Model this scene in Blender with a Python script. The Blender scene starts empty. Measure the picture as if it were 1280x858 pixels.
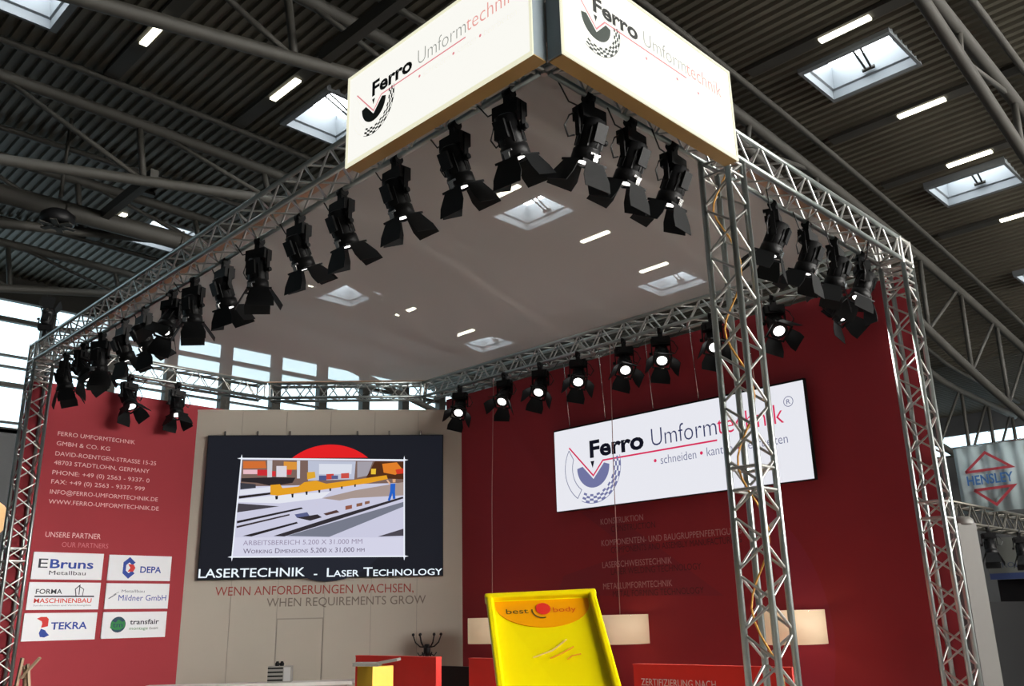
import bpy, bmesh, math, random
from mathutils import Vector, Matrix
S = bpy.context.scene
COL = S.collection
PI = math.pi
random.seed(7)

# ------------------------------------------------------------------ camera, sky, exposure
cd = bpy.data.cameras.new('camera'); cam = bpy.data.objects.new('camera', cd); COL.objects.link(cam)
cd.sensor_fit = 'HORIZONTAL'; cd.sensor_width = 36.0; cd.lens = 31.5; cd.clip_end = 300
cam.matrix_world = Matrix(((0.7091736, -0.1920477, -0.6783734, 0), (-0.7046915, -0.2230649, -0.6735369, 0),
                           (-0.0219701, 0.9556985, -0.2935262, 1.95), (0, 0, 0, 1)))
S.camera = cam
w = bpy.data.worlds.new('sky'); S.world = w; w.use_nodes = True
w.node_tree.nodes['Background'].inputs[0].default_value = (0.80, 0.93, 1.0, 1)
w.node_tree.nodes['Background'].inputs[1].default_value = 2.0
SKYLIGHT, GABLE, FILL_GLASS, TUBE = 18.0, 1.9, 46.0, 5.0
S.view_settings.view_transform = 'Standard'; S.view_settings.look = 'None'
S.view_settings.gamma = 1.0; S.view_settings.use_curve_mapping = False
S.view_settings.exposure = 0.0
try:
    S.cycles.use_denoising = True
    S.cycles.max_bounces = 8; S.cycles.diffuse_bounces = 4; S.cycles.transparent_max_bounces = 16
    S.cycles.sample_clamp_indirect = 6.0
except Exception: pass

# ------------------------------------------------------------------ materials
MATS = {}
def mat(name, col, rough=0.6, metal=0.0, emit=0.0, ecol=None, noise=0.0, nscale=8.0, bump=0.0, spec=0.5):
    if name in MATS: return MATS[name]
    m = bpy.data.materials.new(name); m.use_nodes = True; nt = m.node_tree
    b = nt.nodes['Principled BSDF']
    b.inputs['Base Color'].default_value = (*col, 1); b.inputs['Roughness'].default_value = rough
    b.inputs['Metallic'].default_value = metal
    if 'Specular IOR Level' in b.inputs: b.inputs['Specular IOR Level'].default_value = spec
    if emit:
        b.inputs['Emission Color'].default_value = (*(ecol or col), 1); b.inputs['Emission Strength'].default_value = emit
    if noise or bump:
        tc = nt.nodes.new('ShaderNodeTexCoord'); nz = nt.nodes.new('ShaderNodeTexNoise')
        nz.inputs['Scale'].default_value = nscale; nz.inputs['Detail'].default_value = 4
        nt.links.new(tc.outputs['Object'], nz.inputs['Vector'])
        if noise:
            mx = nt.nodes.new('ShaderNodeMix'); mx.data_type = 'RGBA'
            mx.inputs[6].default_value = (*[c*(1-noise) for c in col], 1); mx.inputs[7].default_value = (*[min(1, c*(1+noise)) for c in col], 1)
            nt.links.new(nz.outputs['Fac'], mx.inputs[0]); nt.links.new(mx.outputs[2], b.inputs['Base Color'])
        if bump:
            bp = nt.nodes.new('ShaderNodeBump'); bp.inputs['Strength'].default_value = bump; bp.inputs['Distance'].default_value = 0.01
            nt.links.new(nz.outputs['Fac'], bp.inputs['Height']); nt.links.new(bp.outputs[0], b.inputs['Normal'])
    MATS[name] = m; return m
def srgb(r, g, b):
    return tuple(((c/255)/12.92 if c/255 <= .04045 else ((c/255+.055)/1.055)**2.4) for c in (r, g, b))
def glow(r, g, b, k=1.0):
    """colour shown by a lit screen"""
    n = 'screen_%d_%d_%d_%d' % (r, g, b, int(k*100))
    return mat(n, (0.004, 0.004, 0.004), 0.8, 0, k, srgb(r, g, b), spec=0.1)
def ink(r, g, b): return mat('ink_%d_%d_%d' % (r, g, b), srgb(r, g, b), 0.7)

ALU = mat('aluminium', (0.40, 0.44, 0.43), 0.36, 1.0, noise=0.06, nscale=30)
ALUD = mat('aluminium_brace', (0.55, 0.54, 0.52), 0.34, 1.0)
BLACK = mat('black_paint', (0.004, 0.004, 0.0045), 0.5, spec=0.22)
BLACK2 = mat('black_flap', (0.005, 0.0055, 0.006), 0.6, spec=0.2)
SILVER = mat('steel_bolt', (0.7, 0.7, 0.7), 0.25, 1.0)
RED = mat('red_fabric', (0.35, 0.0235, 0.036), 0.75, noise=0.07, nscale=1.2, bump=0.05)
WHITEW = mat('cream_panel', (0.56, 0.515, 0.44), 0.6, noise=0.03, nscale=2)
ROOF = mat('roof_sheet', (0.078, 0.070, 0.051), 0.6, noise=0.2, nscale=0.8)
STEEL = mat('dark_steel', (0.027, 0.025, 0.020), 0.7, noise=0.15, nscale=2)
GREYF = mat('skylight_frame', (0.13, 0.145, 0.155), 0.6)
FLOOR = mat('hall_floor', (0.22, 0.21, 0.20), 0.7, noise=0.1, nscale=3)
DARKW = mat('dark_wall', (0.06, 0.062, 0.065), 0.7, noise=0.1, nscale=1)
SKYP = mat('skylight_opal_glass', (0.8, 0.85, 0.9), 0.3, 0, SKYLIGHT, (0.90, 0.96, 1.0))
WINP = mat('gable_glass', (0.3, 0.35, 0.4), 0.3, 0, GABLE, (0.66, 0.90, 1.0)); WINP2 = mat('unseen_fill_glass', (0.8, 0.85, 0.9), 0.3, 0, FILL_GLASS, (1.0, 0.97, 0.92))  # second glass is the unseen fill light behind the camera
TUBEM = mat('fluorescent_tube', (0.9, 0.9, 0.8), 0.4, 0, TUBE, (1.0, 0.95, 0.72))
BOXF = mat('light_box_face', (0.12, 0.12, 0.11), 0.4, 0, 0.95, (1.0, 0.99, 0.93))
BOXE = mat('light_box_edge', (0.12, 0.12, 0.09), 0.4, 0, 0.82, (1.0, 0.98, 0.74))
TAN = mat('light_box_underside', (0.42, 0.25, 0.08), 0.5, noise=0.05)
CORNER = mat('grey_blue_side', (0.22, 0.27, 0.30), 0.5)
LENS = mat('lit_lens', (0.9, 0.9, 0.9), 0.2, 0, 3.0, (1.0, 0.98, 0.95))
LENSD = mat('glass_lens', (0.5, 0.5, 0.52), 0.1, 0.6)
SHADE = mat('lamp_shade_cream', (0.62, 0.47, 0.32), 0.7, 0, 0.30, (1.0, 0.74, 0.46))
REDB = mat('red_board', (0.75, 0.022, 0.012), 0.45, noise=0.05)
YEL = mat('yellow_plastic', (1.0, 0.82, 0.0), 0.3, 0, 0, None)
ORA = mat('orange_print', (1.0, 0.40, 0.0), 0.3)
CABLE = mat('black_cable', (0.012, 0.012, 0.012), 0.6)
WIRE = mat('lamp_cord', (0.40, 0.22, 0.20), 0.6)
# sheer white canopy cloth: part of the light passes straight through, the rest is scattered
CANOPY = bpy.data.materials.new('sheer_canopy'); CANOPY.use_nodes = True
_n = CANOPY.node_tree; _n.nodes.clear()
_o = _n.nodes.new('ShaderNodeOutputMaterial'); _mx = _n.nodes.new('ShaderNodeMixShader'); _t = _n.nodes.new('ShaderNodeBsdfTransparent')
_d = _n.nodes.new('ShaderNodeBsdfDiffuse'); _d.inputs[0].default_value = (0.92, 0.82, 0.76, 1)
_t2 = _n.nodes.new('ShaderNodeBsdfTranslucent'); _t2.inputs[0].default_value = (0.80, 0.76, 0.72, 1)
_m2 = _n.nodes.new('ShaderNodeMixShader'); _m2.inputs[0].default_value = 0.35
_tc = _n.nodes.new('ShaderNodeTexCoord'); _nz = _n.nodes.new('ShaderNodeTexNoise'); _nz.inputs['Scale'].default_value = 0.5
_mr = _n.nodes.new('ShaderNodeMapRange'); _mr.inputs[3].default_value = 0.50; _mr.inputs[4].default_value = 0.54
_n.links.new(_tc.outputs['Object'], _nz.inputs['Vector']); _n.links.new(_nz.outputs['Fac'], _mr.inputs[0]); _n.links.new(_mr.outputs[0], _mx.inputs[0])
_n.links.new(_d.outputs[0], _m2.inputs[1]); _n.links.new(_t2.outputs[0], _m2.inputs[2])
_n.links.new(_t.outputs[0], _mx.inputs[1]); _n.links.new(_m2.outputs[0], _mx.inputs[2]); _n.links.new(_mx.outputs[0], _o.inputs[0])

# ------------------------------------------------------------------ helpers
def link(name, me, m=None, parent=None, mats=None):
    if isinstance(me, bmesh.types.BMesh):
        bm = me; me = bpy.data.meshes.new(name); bm.to_mesh(me); bm.free()
    o = bpy.data.objects.new(name, me); COL.objects.link(o)
    if me is not None and not len(me.materials):
        for x in (mats or [m]): me.materials.append(x)
    if parent is not None:
        o.parent = parent
        if parent.parent is not None: mw = parent.parent.matrix_basis @ parent.matrix_parent_inverse @ parent.matrix_basis
        else: mw = parent.matrix_basis.copy()
        o.matrix_parent_inverse = mw.inverted()
    return o
def tag(o, label, cat, group=None):
    o['label'] = label; o['category'] = cat
    if group: o['group'] = group
    return o
def thing(name, label, cat, loc=(0, 0, 0), group=None):
    o = bpy.data.objects.new(name, None); COL.objects.link(o); o.empty_display_size = 0.2
    o.matrix_basis = Matrix.Translation(Vector(loc)); return tag(o, label, cat, group)
def struct(name, bm, m, mats=None):
    o = link(name, bm, m, None, mats); o['kind'] = 'structure'; return o
def box(bm, lo, hi, mi=0):
    vs = [bm.verts.new((x, y, z)) for z in (lo[2], hi[2]) for y in (lo[1], hi[1]) for x in (lo[0], hi[0])]
    for f in ((0, 2, 3, 1), (4, 5, 7, 6), (0, 1, 5, 4), (2, 6, 7, 3), (0, 4, 6, 2), (1, 3, 7, 5)):
        bm.faces.new([vs[i] for i in f]).material_index = mi
    return vs
def boxes(*bs):
    bm = bmesh.new()
    for lo, hi in bs: box(bm, lo, hi)
    return bm
def frame_of(d):
    d = d.normalized(); a = Vector((0, 0, 1)) if abs(d.z) < 0.95 else Vector((1, 0, 0))
    x = d.cross(a).normalized(); return x, d.cross(x).normalized()
def tube(bm, pts, r, n=8, caps=True, smooth=True):
    pts = [Vector(p) for p in pts]; rings = []
    for i, p in enumerate(pts):
        d = (pts[min(i+1, len(pts)-1)] - pts[max(i-1, 0)]); x, y = frame_of(d)
        rr = r[i] if isinstance(r, (list, tuple)) else r
        rings.append([bm.verts.new(p + x*rr*math.cos(2*PI*k/n) + y*rr*math.sin(2*PI*k/n)) for k in range(n)])
    for a, b in zip(rings, rings[1:]):
        for k in range(n): bm.faces.new((a[k], a[(k+1) % n], b[(k+1) % n], b[k])).smooth = smooth
    if caps: bm.faces.new(rings[0][::-1]); bm.faces.new(rings[-1])
    return bm
def bar(bm, p, q, wd, ht):
    p, q = Vector(p), Vector(q); x, y = frame_of(q-p); vs = []
    for c in (p, q):
        for sx, sy in ((-1, -1), (1, -1), (1, 1), (-1, 1)): vs.append(bm.verts.new(c + x*sx*wd/2 + y*sy*ht/2))
    for f in ((3, 2, 1, 0), (4, 5, 6, 7), (0, 1, 5, 4), (1, 2, 6, 5), (2, 3, 7, 6), (3, 0, 4, 7)): bm.faces.new([vs[i] for i in f])
    return bm
def lathe(bm, prof, n=20, mi=0):
    rings = [[bm.verts.new((r*math.cos(2*PI*k/n), r*math.sin(2*PI*k/n), z)) for k in range(n)] for r, z in prof]
    for a, b in zip(rings, rings[1:]):
        for k in range(n): f = bm.faces.new((a[k], a[(k+1) % n], b[(k+1) % n], b[k])); f.smooth = True; f.material_index = mi
    bm.faces.new(rings[0][::-1]); bm.faces.new(rings[-1])
    bmesh.ops.recalc_face_normals(bm, faces=bm.faces); return bm
def T(): return bmesh.new()

class Face:
    """a flat surface in the place: origin, its right-hand direction and the normal towards the viewer"""
    def __init__(s, o, r, n): s.o, s.r, s.n = Vector(o), Vector(r).normalized(), Vector(n).normalized(); s.up = Vector((0, 0, 1))
    def pt(s, x, z, d=0.0): return s.o + s.r*x + s.up*z + s.n*d
    def poly(s, bm, pts, d, mi=0):
        f = bm.faces.new([bm.verts.new(s.pt(x, z, d)) for x, z in pts]); f.material_index = mi
        f.normal_update()
        if f.normal.dot(s.n) < 0: f.normal_flip()
        return f
    def slab(s, bm, pts, d0, d1, mi=0):
        a = [bm.verts.new(s.pt(x, z, d0)) for x, z in pts]; b = [bm.verts.new(s.pt(x, z, d1)) for x, z in pts]; n = len(pts); fs = []
        fs.append(bm.faces.new(a)); fs.append(bm.faces.new(b))
        for i in range(n): fs.append(bm.faces.new((a[i], a[(i+1) % n], b[(i+1) % n], b[i])))
        for f in fs: f.material_index = mi
        bmesh.ops.recalc_face_normals(bm, faces=fs)
    def stroke(s, bm, pts, wd, d, mi=0):
        pts = [Vector((x, z)) for x, z in pts]; L = []; R = []
        for i, p in enumerate(pts):
            t0 = (p-pts[i-1]).normalized() if i else (pts[1]-p).normalized(); t1 = (pts[i+1]-p).normalized() if i < len(pts)-1 else t0
            m = (Vector((-t0.y, t0.x))+Vector((-t1.y, t1.x))); m = m.normalized(); k = 1/max(0.35, m.dot(Vector((-t0.y, t0.x))))
            L.append(p+m*wd/2*k); R.append(p-m*wd/2*k)
        for i in range(len(pts)-1): s.poly(bm, [tuple(L[i]), tuple(L[i+1]), tuple(R[i+1]), tuple(R[i])], d, mi)
def rect(x0, z0, x1, z1): return [(x0, z0), (x1, z0), (x1, z1), (x0, z1)]
def circ(x, z, r, n=24, a0=0, a1=2*PI):
    full = abs(a1-a0) > 6.28; m = n if full else n+1
    return [(x+r*math.cos(a0+(a1-a0)*i/n), z+r*math.sin(a0+(a1-a0)*i/n)) for i in range(m)]
def text(F, body, x, z, width, cap, m, parent, d=0.003, bold=0.0, caps=0, shear=0.0, name='lettering', slope=0.0):
    cu = bpy.data.curves.new('t', 'FONT'); cu.body = body; cu.size = 1.0; cu.offset = bold; cu.resolution_u = 3; cu.shear = shear
    if caps:
        cu.small_caps_scale = caps
        for ch in cu.body_format: ch.use_small_caps = True
    ob = bpy.data.objects.new('t', cu); me = bpy.data.meshes.new_from_object(ob)
    bpy.data.objects.remove(ob); bpy.data.curves.remove(cu)
    xs = [v.co.x for v in me.vertices]; x0, x1 = min(xs), max(xs)
    sx = width/(x1-x0); sz = cap/0.73
    for v in me.vertices:
        px = (v.co.x-x0)*sx; v.co = F.pt(x+px, z+v.co.y*sz+px*slope, d)
    me.name = name; me.materials.clear()
    return link(name, me, m, parent)

# ------------------------------------------------------------------ hall: roof, floor, end walls
EYE = 1.95
def roof_z(u): return 11.98 - 0.003*(min(u, 32.0)-6)**2 - 0.02*max(0.0, u-32.0)
SKY_U = [-2.7, 3.2, 9.1, 15.1, 20.95, 26.85]
SKY_V = [5.6, 14.1, 22.1]
SW, SL = 0.65, 0.85                              # half sizes of a skylight
U0, U1, V0, V1 = -18.0, 40.0, -22.0, 28.0
bm = T(); vb = [V0]
for v in SKY_V: vb += [v-SL, v+SL]
vb.append(V1)
P_ = 0.21; prof = []; u = U0
while u < U1:
    for du, dz in ((0, 0.0), (0.09, 0.0), (0.11, 0.07), (0.19, 0.07)): prof.append((u+du, dz))
    u += P_
grid = [[bm.verts.new((uu, v, roof_z(uu)+dz)) for v in vb] for uu, dz in prof]
for i in range(len(prof)-1):
    uc = (prof[i][0]+prof[i+1][0])/2
    hole = any(abs(uc-s) < SW for s in SKY_U)
    for j in range(len(vb)-1):
        if hole and j % 2 == 1: continue
        bm.faces.new((grid[i][j], grid[i+1][j], grid[i+1][j+1], grid[i][j+1]))
struct('ceiling', bm, ROOF)
struct('floor', boxes(((U0, V0, -0.2), (U1, V1, 0))), FLOOR)
struct('bounce_floor', boxes(((3.5, 3.1, 0.0), (9.62, 13.37, 0.04))), mat('bounce_floor_pale', (0.62, 0.58, 0.54), 0.9, noise=0.05))  # unseen pale floor, added to bounce light up to the canopy
struct('wall_far', boxes(((U0, V1, 0), (U1, V1+0.3, 7.45))), DARKW)
struct('wall_near', boxes(((U0, V0-0.3, 0), (U1, V0, 5.0)), ((U0, V0-0.3, 5.0), (6.0, V0, 12.2))), DARKW)
struct('wall_west', boxes(((U0-0.3, V0, 0), (U0, V1, 12.2))), DARKW)
wr = struct('wall_east', boxes(((U1, V0, 0), (U1+0.3, V1, 8.15))), DARKW)
ZR = [7.45, 7.63, 8.72, 9.25, 9.58, 10.66, 11.27]
def facade(name, y, zr, sgn, bays, b0, bw, pm_, topz=12.2):
    o = struct(name, boxes(((b0, y, zr[0]-0.12), (b0+bays*bw, y+0.22*sgn if sgn > 0 else y, zr[0])) if sgn > 0 else ((b0, y-0.22, zr[0]-0.12), (b0+bays*bw, y, zr[0]))), GREYF)
    pane_me = {}
    post = None
    for i in range(bays+1):
        if post is None: post = link('mullion', boxes(((-0.17, -0.14, zr[0]), (0.17, 0.14, topz))), STEEL, o); pm = post.data
        else: post = link('mullion', pm, None, o)
        post.location = (b0+i*bw, y+0.05*sgn, 0)
    for k, z in enumerate(zr):
        th = 0.13 if k in (2, 5) else 0.05
        link('transom', boxes(((b0, y-0.08, z-th/2), (b0+bays*bw, y+0.08, z+th/2))), STEEL, o)
    for k in range(len(zr)-1):
        for i in range(bays):
            if k not in pane_me:
                p = link('pane', boxes(((0, -0.01, zr[k]), (bw, 0.01, zr[k+1]))), pm_, o); pane_me[k] = p.data
            else: p = link('pane', pane_me[k], None, o)
            p.location = (b0+i*bw, y+0.2*sgn, 0)
    return o
facade('window_1', V1, ZR, 1, 28, -15.0, 1.945, WINP)
facade('fill_window_2', V0, [5.0, 8.5, 11.4], -1, 8, 6.0, 4.0, WINP2)  # added unseen glazing; extent and strength shaped to spare the right wall
struct('trim_1', boxes(((U0, V1-0.05, 11.27), (U1, V1+0.3, 12.2))), STEEL)
# high strip of glass in the east end wall
o = struct('window_3', boxes(((U1-0.05, V0, 8.05), (U1+0.25, V1, 8.15))), STEEL)
for i in range(25):
    if i == 0: p = link('pane', boxes(((0, 0, 8.15), (0.02, 1.9, 8.95))), WINP, o); pm = p.data
    else: p = link('pane', pm, None, o)
    p.location = (U1+0.1, V0+i*2.0, 0)
struct('trim_2', boxes(((U1, V0, 8.95), (U1+0.3, V1, 12.2))), DARKW)

# skylights
SKYLAB = {(1, 1): 'skylight cut off by the top left corner of the photo', (2, 1): 'skylight half hidden behind the left end of the glowing box sign',
          (2, 2): 'skylight above the left truss beam, farther than the others on the left', (3, 2): 'skylight veiled by the canopy, left of the canopy middle',
          (3, 1): 'large skylight veiled by the canopy between the two spotlight rows', (4, 2): 'small far skylight veiled by the canopy near the back truss',
          (5, 2): 'smallest farthest skylight veiled by the canopy', (4, 1): 'skylight veiled by the canopy beside the middle truss tower',
          (3, 0): 'largest open skylight right of the glowing box sign', (4, 0): 'second open skylight above the right truss beam',
          (5, 0): 'skylight at the right edge of the photo', (5, 1): 'skylight veiled by the canopy behind the middle truss tower'}
for (i, j), lab in SKYLAB.items():
    u, v = SKY_U[i], SKY_V[j]; z = roof_z(u)
    t = thing('skylight', lab, 'skylight', (u, v, z), 'roof skylights')
    bm = T(); a, b = SW, SL; h = 0.62; ia, ib = a-0.12, b-0.12
    lo = [(-a, -b), (a, -b), (a, b), (-a, b)]; hi = [(-ia, -ib), (ia, -ib), (ia, ib), (-ia, ib)]
    A = [bm.verts.new((u+x*1.14, v+y*1.03, z-0.05)) for x, y in lo]; A2 = [bm.verts.new((u+x*.95, v+y*.96, z-0.05)) for x, y in lo]
    B = [bm.verts.new((u+x*.93, v+y*.95, z+0.12)) for x, y in lo]; Bi = [bm.verts.new((u+x*1.08, v+y*1.06, z+0.15)) for x, y in hi]; Cc = [bm.verts.new((u+x, v+y, z+h)) for x, y in hi]
    A0 = [bm.verts.new((u+x*1.14, v+y*1.03, z+0.10)) for x, y in lo]
    for P1, P2 in ((A0, A), (A, A2), (A2, B), (B, Bi), (Bi, Cc)):
        for k in range(4): bm.faces.new((P1[k], P1[(k+1) % 4], P2[(k+1) % 4], P2[k]))
    link('frame', bm, GREYF, t)
    link('pane', boxes(((u-ia, v-ib, z+h), (u+ia, v+ib, z+h+0.03))), SKYP, t)
    bm = T()
    for s in (-1, 1): tube(bm, [(u-ia*.8, v+0.09*s, z+h-0.03), (u+ia*0.95, v+0.02+0.05*s, z+0.22)], 0.022, 5)
    tube(bm, [(u+ia*0.95, v-0.1, z+0.22), (u+ia*0.95, v+0.14, z+0.22)], 0.04, 5); tube(bm, [(u-ia*.5, v-.25, z+h-.02), (u-ia*.2, v-.1, z+h-.1)], .015, 5)
    link('opener', bm, STEEL, t)
# fluorescent strips between the skylights
LL = {(1, 1, 1): 'lit ceiling strip nearest the top left corner skylight', (2, 1, 0): 'lit ceiling strip between the two left skylights',
      (2, 2, 0): 'tiny far lit ceiling strip above the left truss beam', (3, 2, 0): 'lit strip veiled by canopy, left of the left veiled skylight',
      (3, 2, 1): 'lit strip veiled by canopy, right of the left veiled skylight', (3, 1, 0): 'lit strip veiled by canopy, above the largest veiled skylight',
      (3, 1, 1): 'lit strip veiled by canopy, right of the largest veiled skylight', (4, 1, 0): 'lit strip veiled by canopy near the middle truss tower',
      (4, 2, 0): 'tiny lit strip veiled by canopy above the far veiled skylight', (3, 0, 0): 'lit ceiling strip above the largest open skylight',
      (3, 0, 1): 'lit ceiling strip below the largest open skylight', (4, 0, 0): 'lit ceiling strip above the second open skylight',
      (4, 0, 1): 'lit ceiling strip at the right photo edge below the second open skylight', (1, 2, 0): 'lit ceiling strip at the left photo edge above the ventilator'}
for (i, j, k), lab in LL.items():
    u = SKY_U[i] + (-1.35 if k == 0 else 1.95); v = SKY_V[j]-0.35; z = roof_z(u)-0.06
    t = thing('ceiling_light', lab, 'ceiling light', (u, v, z), 'fluorescent strips under the roof')
    link('tray', boxes(((u-0.14, v-1.9, z-0.02), (u+0.14, v+1.9, z+0.06))), STEEL, t)
    link('tube', boxes(((u-0.065, v-0.46, z-0.06), (u+0.065, v+0.46, z-0.02))), TUBEM, t)

# steel roof trusses along the hall
def top_z(u): return roof_z(u)-0.62
def bot_z(u): return top_z(u) - 0.08 - 2.45*abs(math.sin(PI*(u-11.5)/37.0))
TLAB = {3.65: 'steel roof truss in the top right corner of the photo', 7.6: 'steel lattice roof truss right of the stand, behind the right truss tower',
        10.6: 'steel roof truss crossing the top left corner above the glowing sign', 16.0: 'steel roof truss crossing the left side just below the first skylights',
        19.2: 'steel roof truss behind the round ventilator', 23.9: 'farthest steel roof truss in front of the glazed gable'}
for v, lab in TLAB.items():
    t = thing('roof_truss', lab, 'roof truss', (0, v, top_z(0)), 'steel trusses under the hall roof')
    us = [-6+1.5*i for i in range(31)]
    link('top_chord', tube(T(), [(u, v, top_z(u)) for u in us], 0.12, 8), STEEL, t)
    link('bottom_chord', tube(T(), [(u, v, bot_z(u)) for u in us], 0.11, 8), STEEL, t)
    for k in range(-7, 12):
        ub = 11.5+2.7*k; d_ = 1 if k > 0 else -1
        if top_z(ub)-bot_z(ub) > 0.6 and -6 < ub < 39:
            link('web_post', tube(T(), [(ub, v, bot_z(ub)), (ub+0.2*d_, v, top_z(ub))], 0.065, 6), STEEL, t)
            link('web_diagonal', tube(T(), [(ub, v, bot_z(ub)), (ub+2.7*d_, v, top_z(ub+2.7*d_))], 0.05, 6), STEEL, t)
    link('roof_rail', tube(T(), [(u, v-0.25, roof_z(u)-0.08) for u in us], 0.07, 6), STEEL, t)
for u, v0, v1, z, lab in ((6.6, 7.6, 10.6, 10.45, 'steel cross beam at the top edge left of the glowing sign'), (6.3, 16.0, 19.2, 10.4, 'steel cross beam joining two roof trusses on the left'),
                          (18.4, 7.6, 10.6, 9.7, 'steel cross beam veiled by the canopy near the middle'), (18.4, 16.0, 19.2, 9.7, 'steel cross beam veiled by the canopy toward the back')):
    b = link('cross_beam', bar(T(), (u, v0, z), (u, v1, z), 0.16, 0.22), STEEL); tag(b, lab, 'beam', 'cross beams under the roof')
t = thing('ventilation_duct', 'dark round ventilation duct under the roof at the left edge', 'duct', (2, 18.6, 9.6))
link('duct_pipe', tube(T(), [(-4, 18.6, 10.2), (1, 18.6, 10.25), (5, 18.6, 10.3), (9, 18.6, 10.35), (12, 18.6, 10.35)], 0.2, 12), STEEL, t)
for u in (0.5, 3.0, 5.5, 8.0): link('duct_collar', tube(T(), [(u, 18.6, 10.27), (u+0.08, 18.6, 10.27)], 0.225, 12), STEEL, t)
t = thing('ventilator', 'round dark ventilator hanging under the roof on the left', 'fan', (5.2, 17.8, 9.6))
bm = T(); lathe(bm, [(0.27, 0), (0.32, 0.04), (0.32, 0.2), (0.22, 0.28)], 18); bmesh.ops.translate(bm, verts=bm.verts, vec=(5.2, 17.8, 9.6)); link('housing', bm, BLACK, t)
for k in range(6):
    a = k*PI/3; link('blade', bar(T(), (5.2+.05*math.cos(a), 17.8+.05*math.sin(a), 9.58), (5.2+.34*math.cos(a), 17.8+.34*math.sin(a), 9.58), 0.12, 0.02), STEEL, t)
link('hanger', tube(T(), [(5.2, 17.8, 10.2), (5.2, 17.8, roof_z(5.2))], 0.04, 6), STEEL, t)

# ------------------------------------------------------------------ stand walls
LF = Face((0, 13.25, 0), (1, 0, 0), (0, -1, 0))                    # left red wall (x = u)
RF = Face((9.5, 0, 0), (0, -1, 0), (-1, 0, 0))                      # right red wall (x = -v)
WF = Face((6.28, 13.25, 0), (3.22, -2.63, 0), (-0.6326, -0.7745, 0))  # cream wall across the corner
wl = struct('wall_left', boxes(((3.82, 13.25, 0), (6.75, 13.37, 5.27))), RED)
wri = struct('wall_right', boxes(((9.5, 3.41, 0), (9.535, 11.0, 5.44))), RED)
bm = T(); WFB = WF; WLEN = 4.158
WF.slab(bm, rect(0, 0, WLEN, 5.19), -0.10, -0.012); wb = struct('wall_back', bm, mat('joint_grey', (.38, .35, .30), .7))
# cream facing panels with narrow joints, and the flush door
xs = [0.0, 0.70, 1.385, 2.075, 2.77, 3.46, WLEN]
for a, b in zip(xs, xs[1:]):
    bm = T()
    if abs(a-1.385) < 0.01:
        WF.slab(bm, rect(a+0.004, 2.02, b-0.004, 5.19), -0.012, 0); link('panel', bm, WHITEW, wb)
    else:
        WF.slab(bm, rect(a+0.004, 0, b-0.004, 5.19), -0.012, 0); link('panel', bm, WHITEW, wb)
bm = T(); WF.slab(bm, rect(1.402, 0.01, 2.058, 2.002), -0.012, -0.001); dr = link('flush_door', bm, WHITEW, wb)
bm = T(); WF.slab(bm, rect(0, 5.17, WLEN, 5.20), -0.1, 0.012); link('top_edge', bm, WHITEW, wb)

# tone on tone graphics on the right wall
RED2 = mat('red_fabric_print_dark', (0.29, 0.024, 0.040), 0.75); RED3 = mat('red_fabric_print_bright', (0.36, 0.028, 0.060), 0.75)
bm = T(); RF.poly(bm, [(-7.69,3.307), (-6.012,2.147), (-8.614,2.23), (-8.772,2.075), (-8.527,2.493), (-7.329,2.738), (-8.186,3.332)], 0.001, 0)
link('printed_shape', bm, RED2, wri)
bm = T()
c = (-6.6, 1.7)
for i in range(24):
    a0, a1 = -0.6+i*0.06, -0.6+(i+1)*0.06
    RF.poly(bm, [(c[0]+r*math.cos(a), c[1]+r*math.sin(a)) for r, a in ((1.9, a0), (1.9, a1), (1.45, a1), (1.45, a0))], 0.0015)
link('printed_arc', bm, RED3, wri)

# lettering on the left wall
PINK = ink(238, 190, 190); PINK2 = ink(205, 110, 118); TX = 0.105
for body, (x, z, wd) in (
    ('FERRO UMFORMTECHNIK', (4.256,4.541,1.089)), ('GMBH & CO. KG', (4.256,4.403,0.736)),
    ('DAVID-ROENTGEN-STRASSE 15-25', (4.257,4.26,1.435)), ('48703 STADTLOHN, GERMANY', (4.255,4.133,1.346)),
    ('PHONE: +49 (0) 2563 - 9337- 0', (4.249,3.995,1.367)), ('FAX: +49 (0) 2563 - 9337- 999', (4.25,3.868,1.307)),
    ('INFO@FERRO-UMFORMTECHNIK.DE', (4.251,3.727,1.519)), ('WWW.FERRO-UMFORMTECHNIK.DE', (4.249,3.593,1.547))):
    text(LF, body, x, z, wd, 0.062, PINK, wl)
x, z, wd = (4.263,3.144,0.736); text(LF, 'UNSERE PARTNER', x, z, wd, 0.075, PINK, wl)
x, z, wd = (4.49,3.019,0.628); text(LF, 'OUR PARTNERS', x, z, wd, 0.07, PINK2, wl)
# lettering on the right wall
RP = ink(205, 150, 150); RP2 = ink(96, 34, 42)
for body, (x, z, wd), m in (
    ('KONSTRUKTION', (-7.826,3.123,0.712), RP), ('CONSTRUCTION', (-7.652,3.014,0.721), RP2),
    ('KOMPONENTEN- UND BAUGRUPPENFERTIGUNG', (-7.83,2.842,2.135), RP), ('COMPONENTS AND ASSEMBLY MANUFACTURING', (-7.672,2.741,1.966), RP2),
    ('LASERSCHWEISSTECHNIK', (-7.834,2.558,1.119), RP), ('LASER WELDING TECHNOLOGY', (-7.692,2.463,1.4), RP2),
    ('METALLUMFORMTECHNIK', (-7.837,2.284,1.105), RP), ('METAL FORMING TECHNOLOGY', (-7.682,2.182,1.399), RP2)):
    text(RF, body, x, z, wd, 0.082, m, wri)
# lettering on the cream wall
x, z, wd = (0.469,2.363,2.941); text(WF, 'WENN ANFORDERUNGEN WACHSEN,', x, z, wd, 0.135, ink(165, 70, 62), wb)
x, z, wd = (1.229,2.19,2.368); text(WF, 'WHEN REQUIREMENTS GROW', x, z, wd, 0.130, ink(128, 118, 108), wb)

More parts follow.
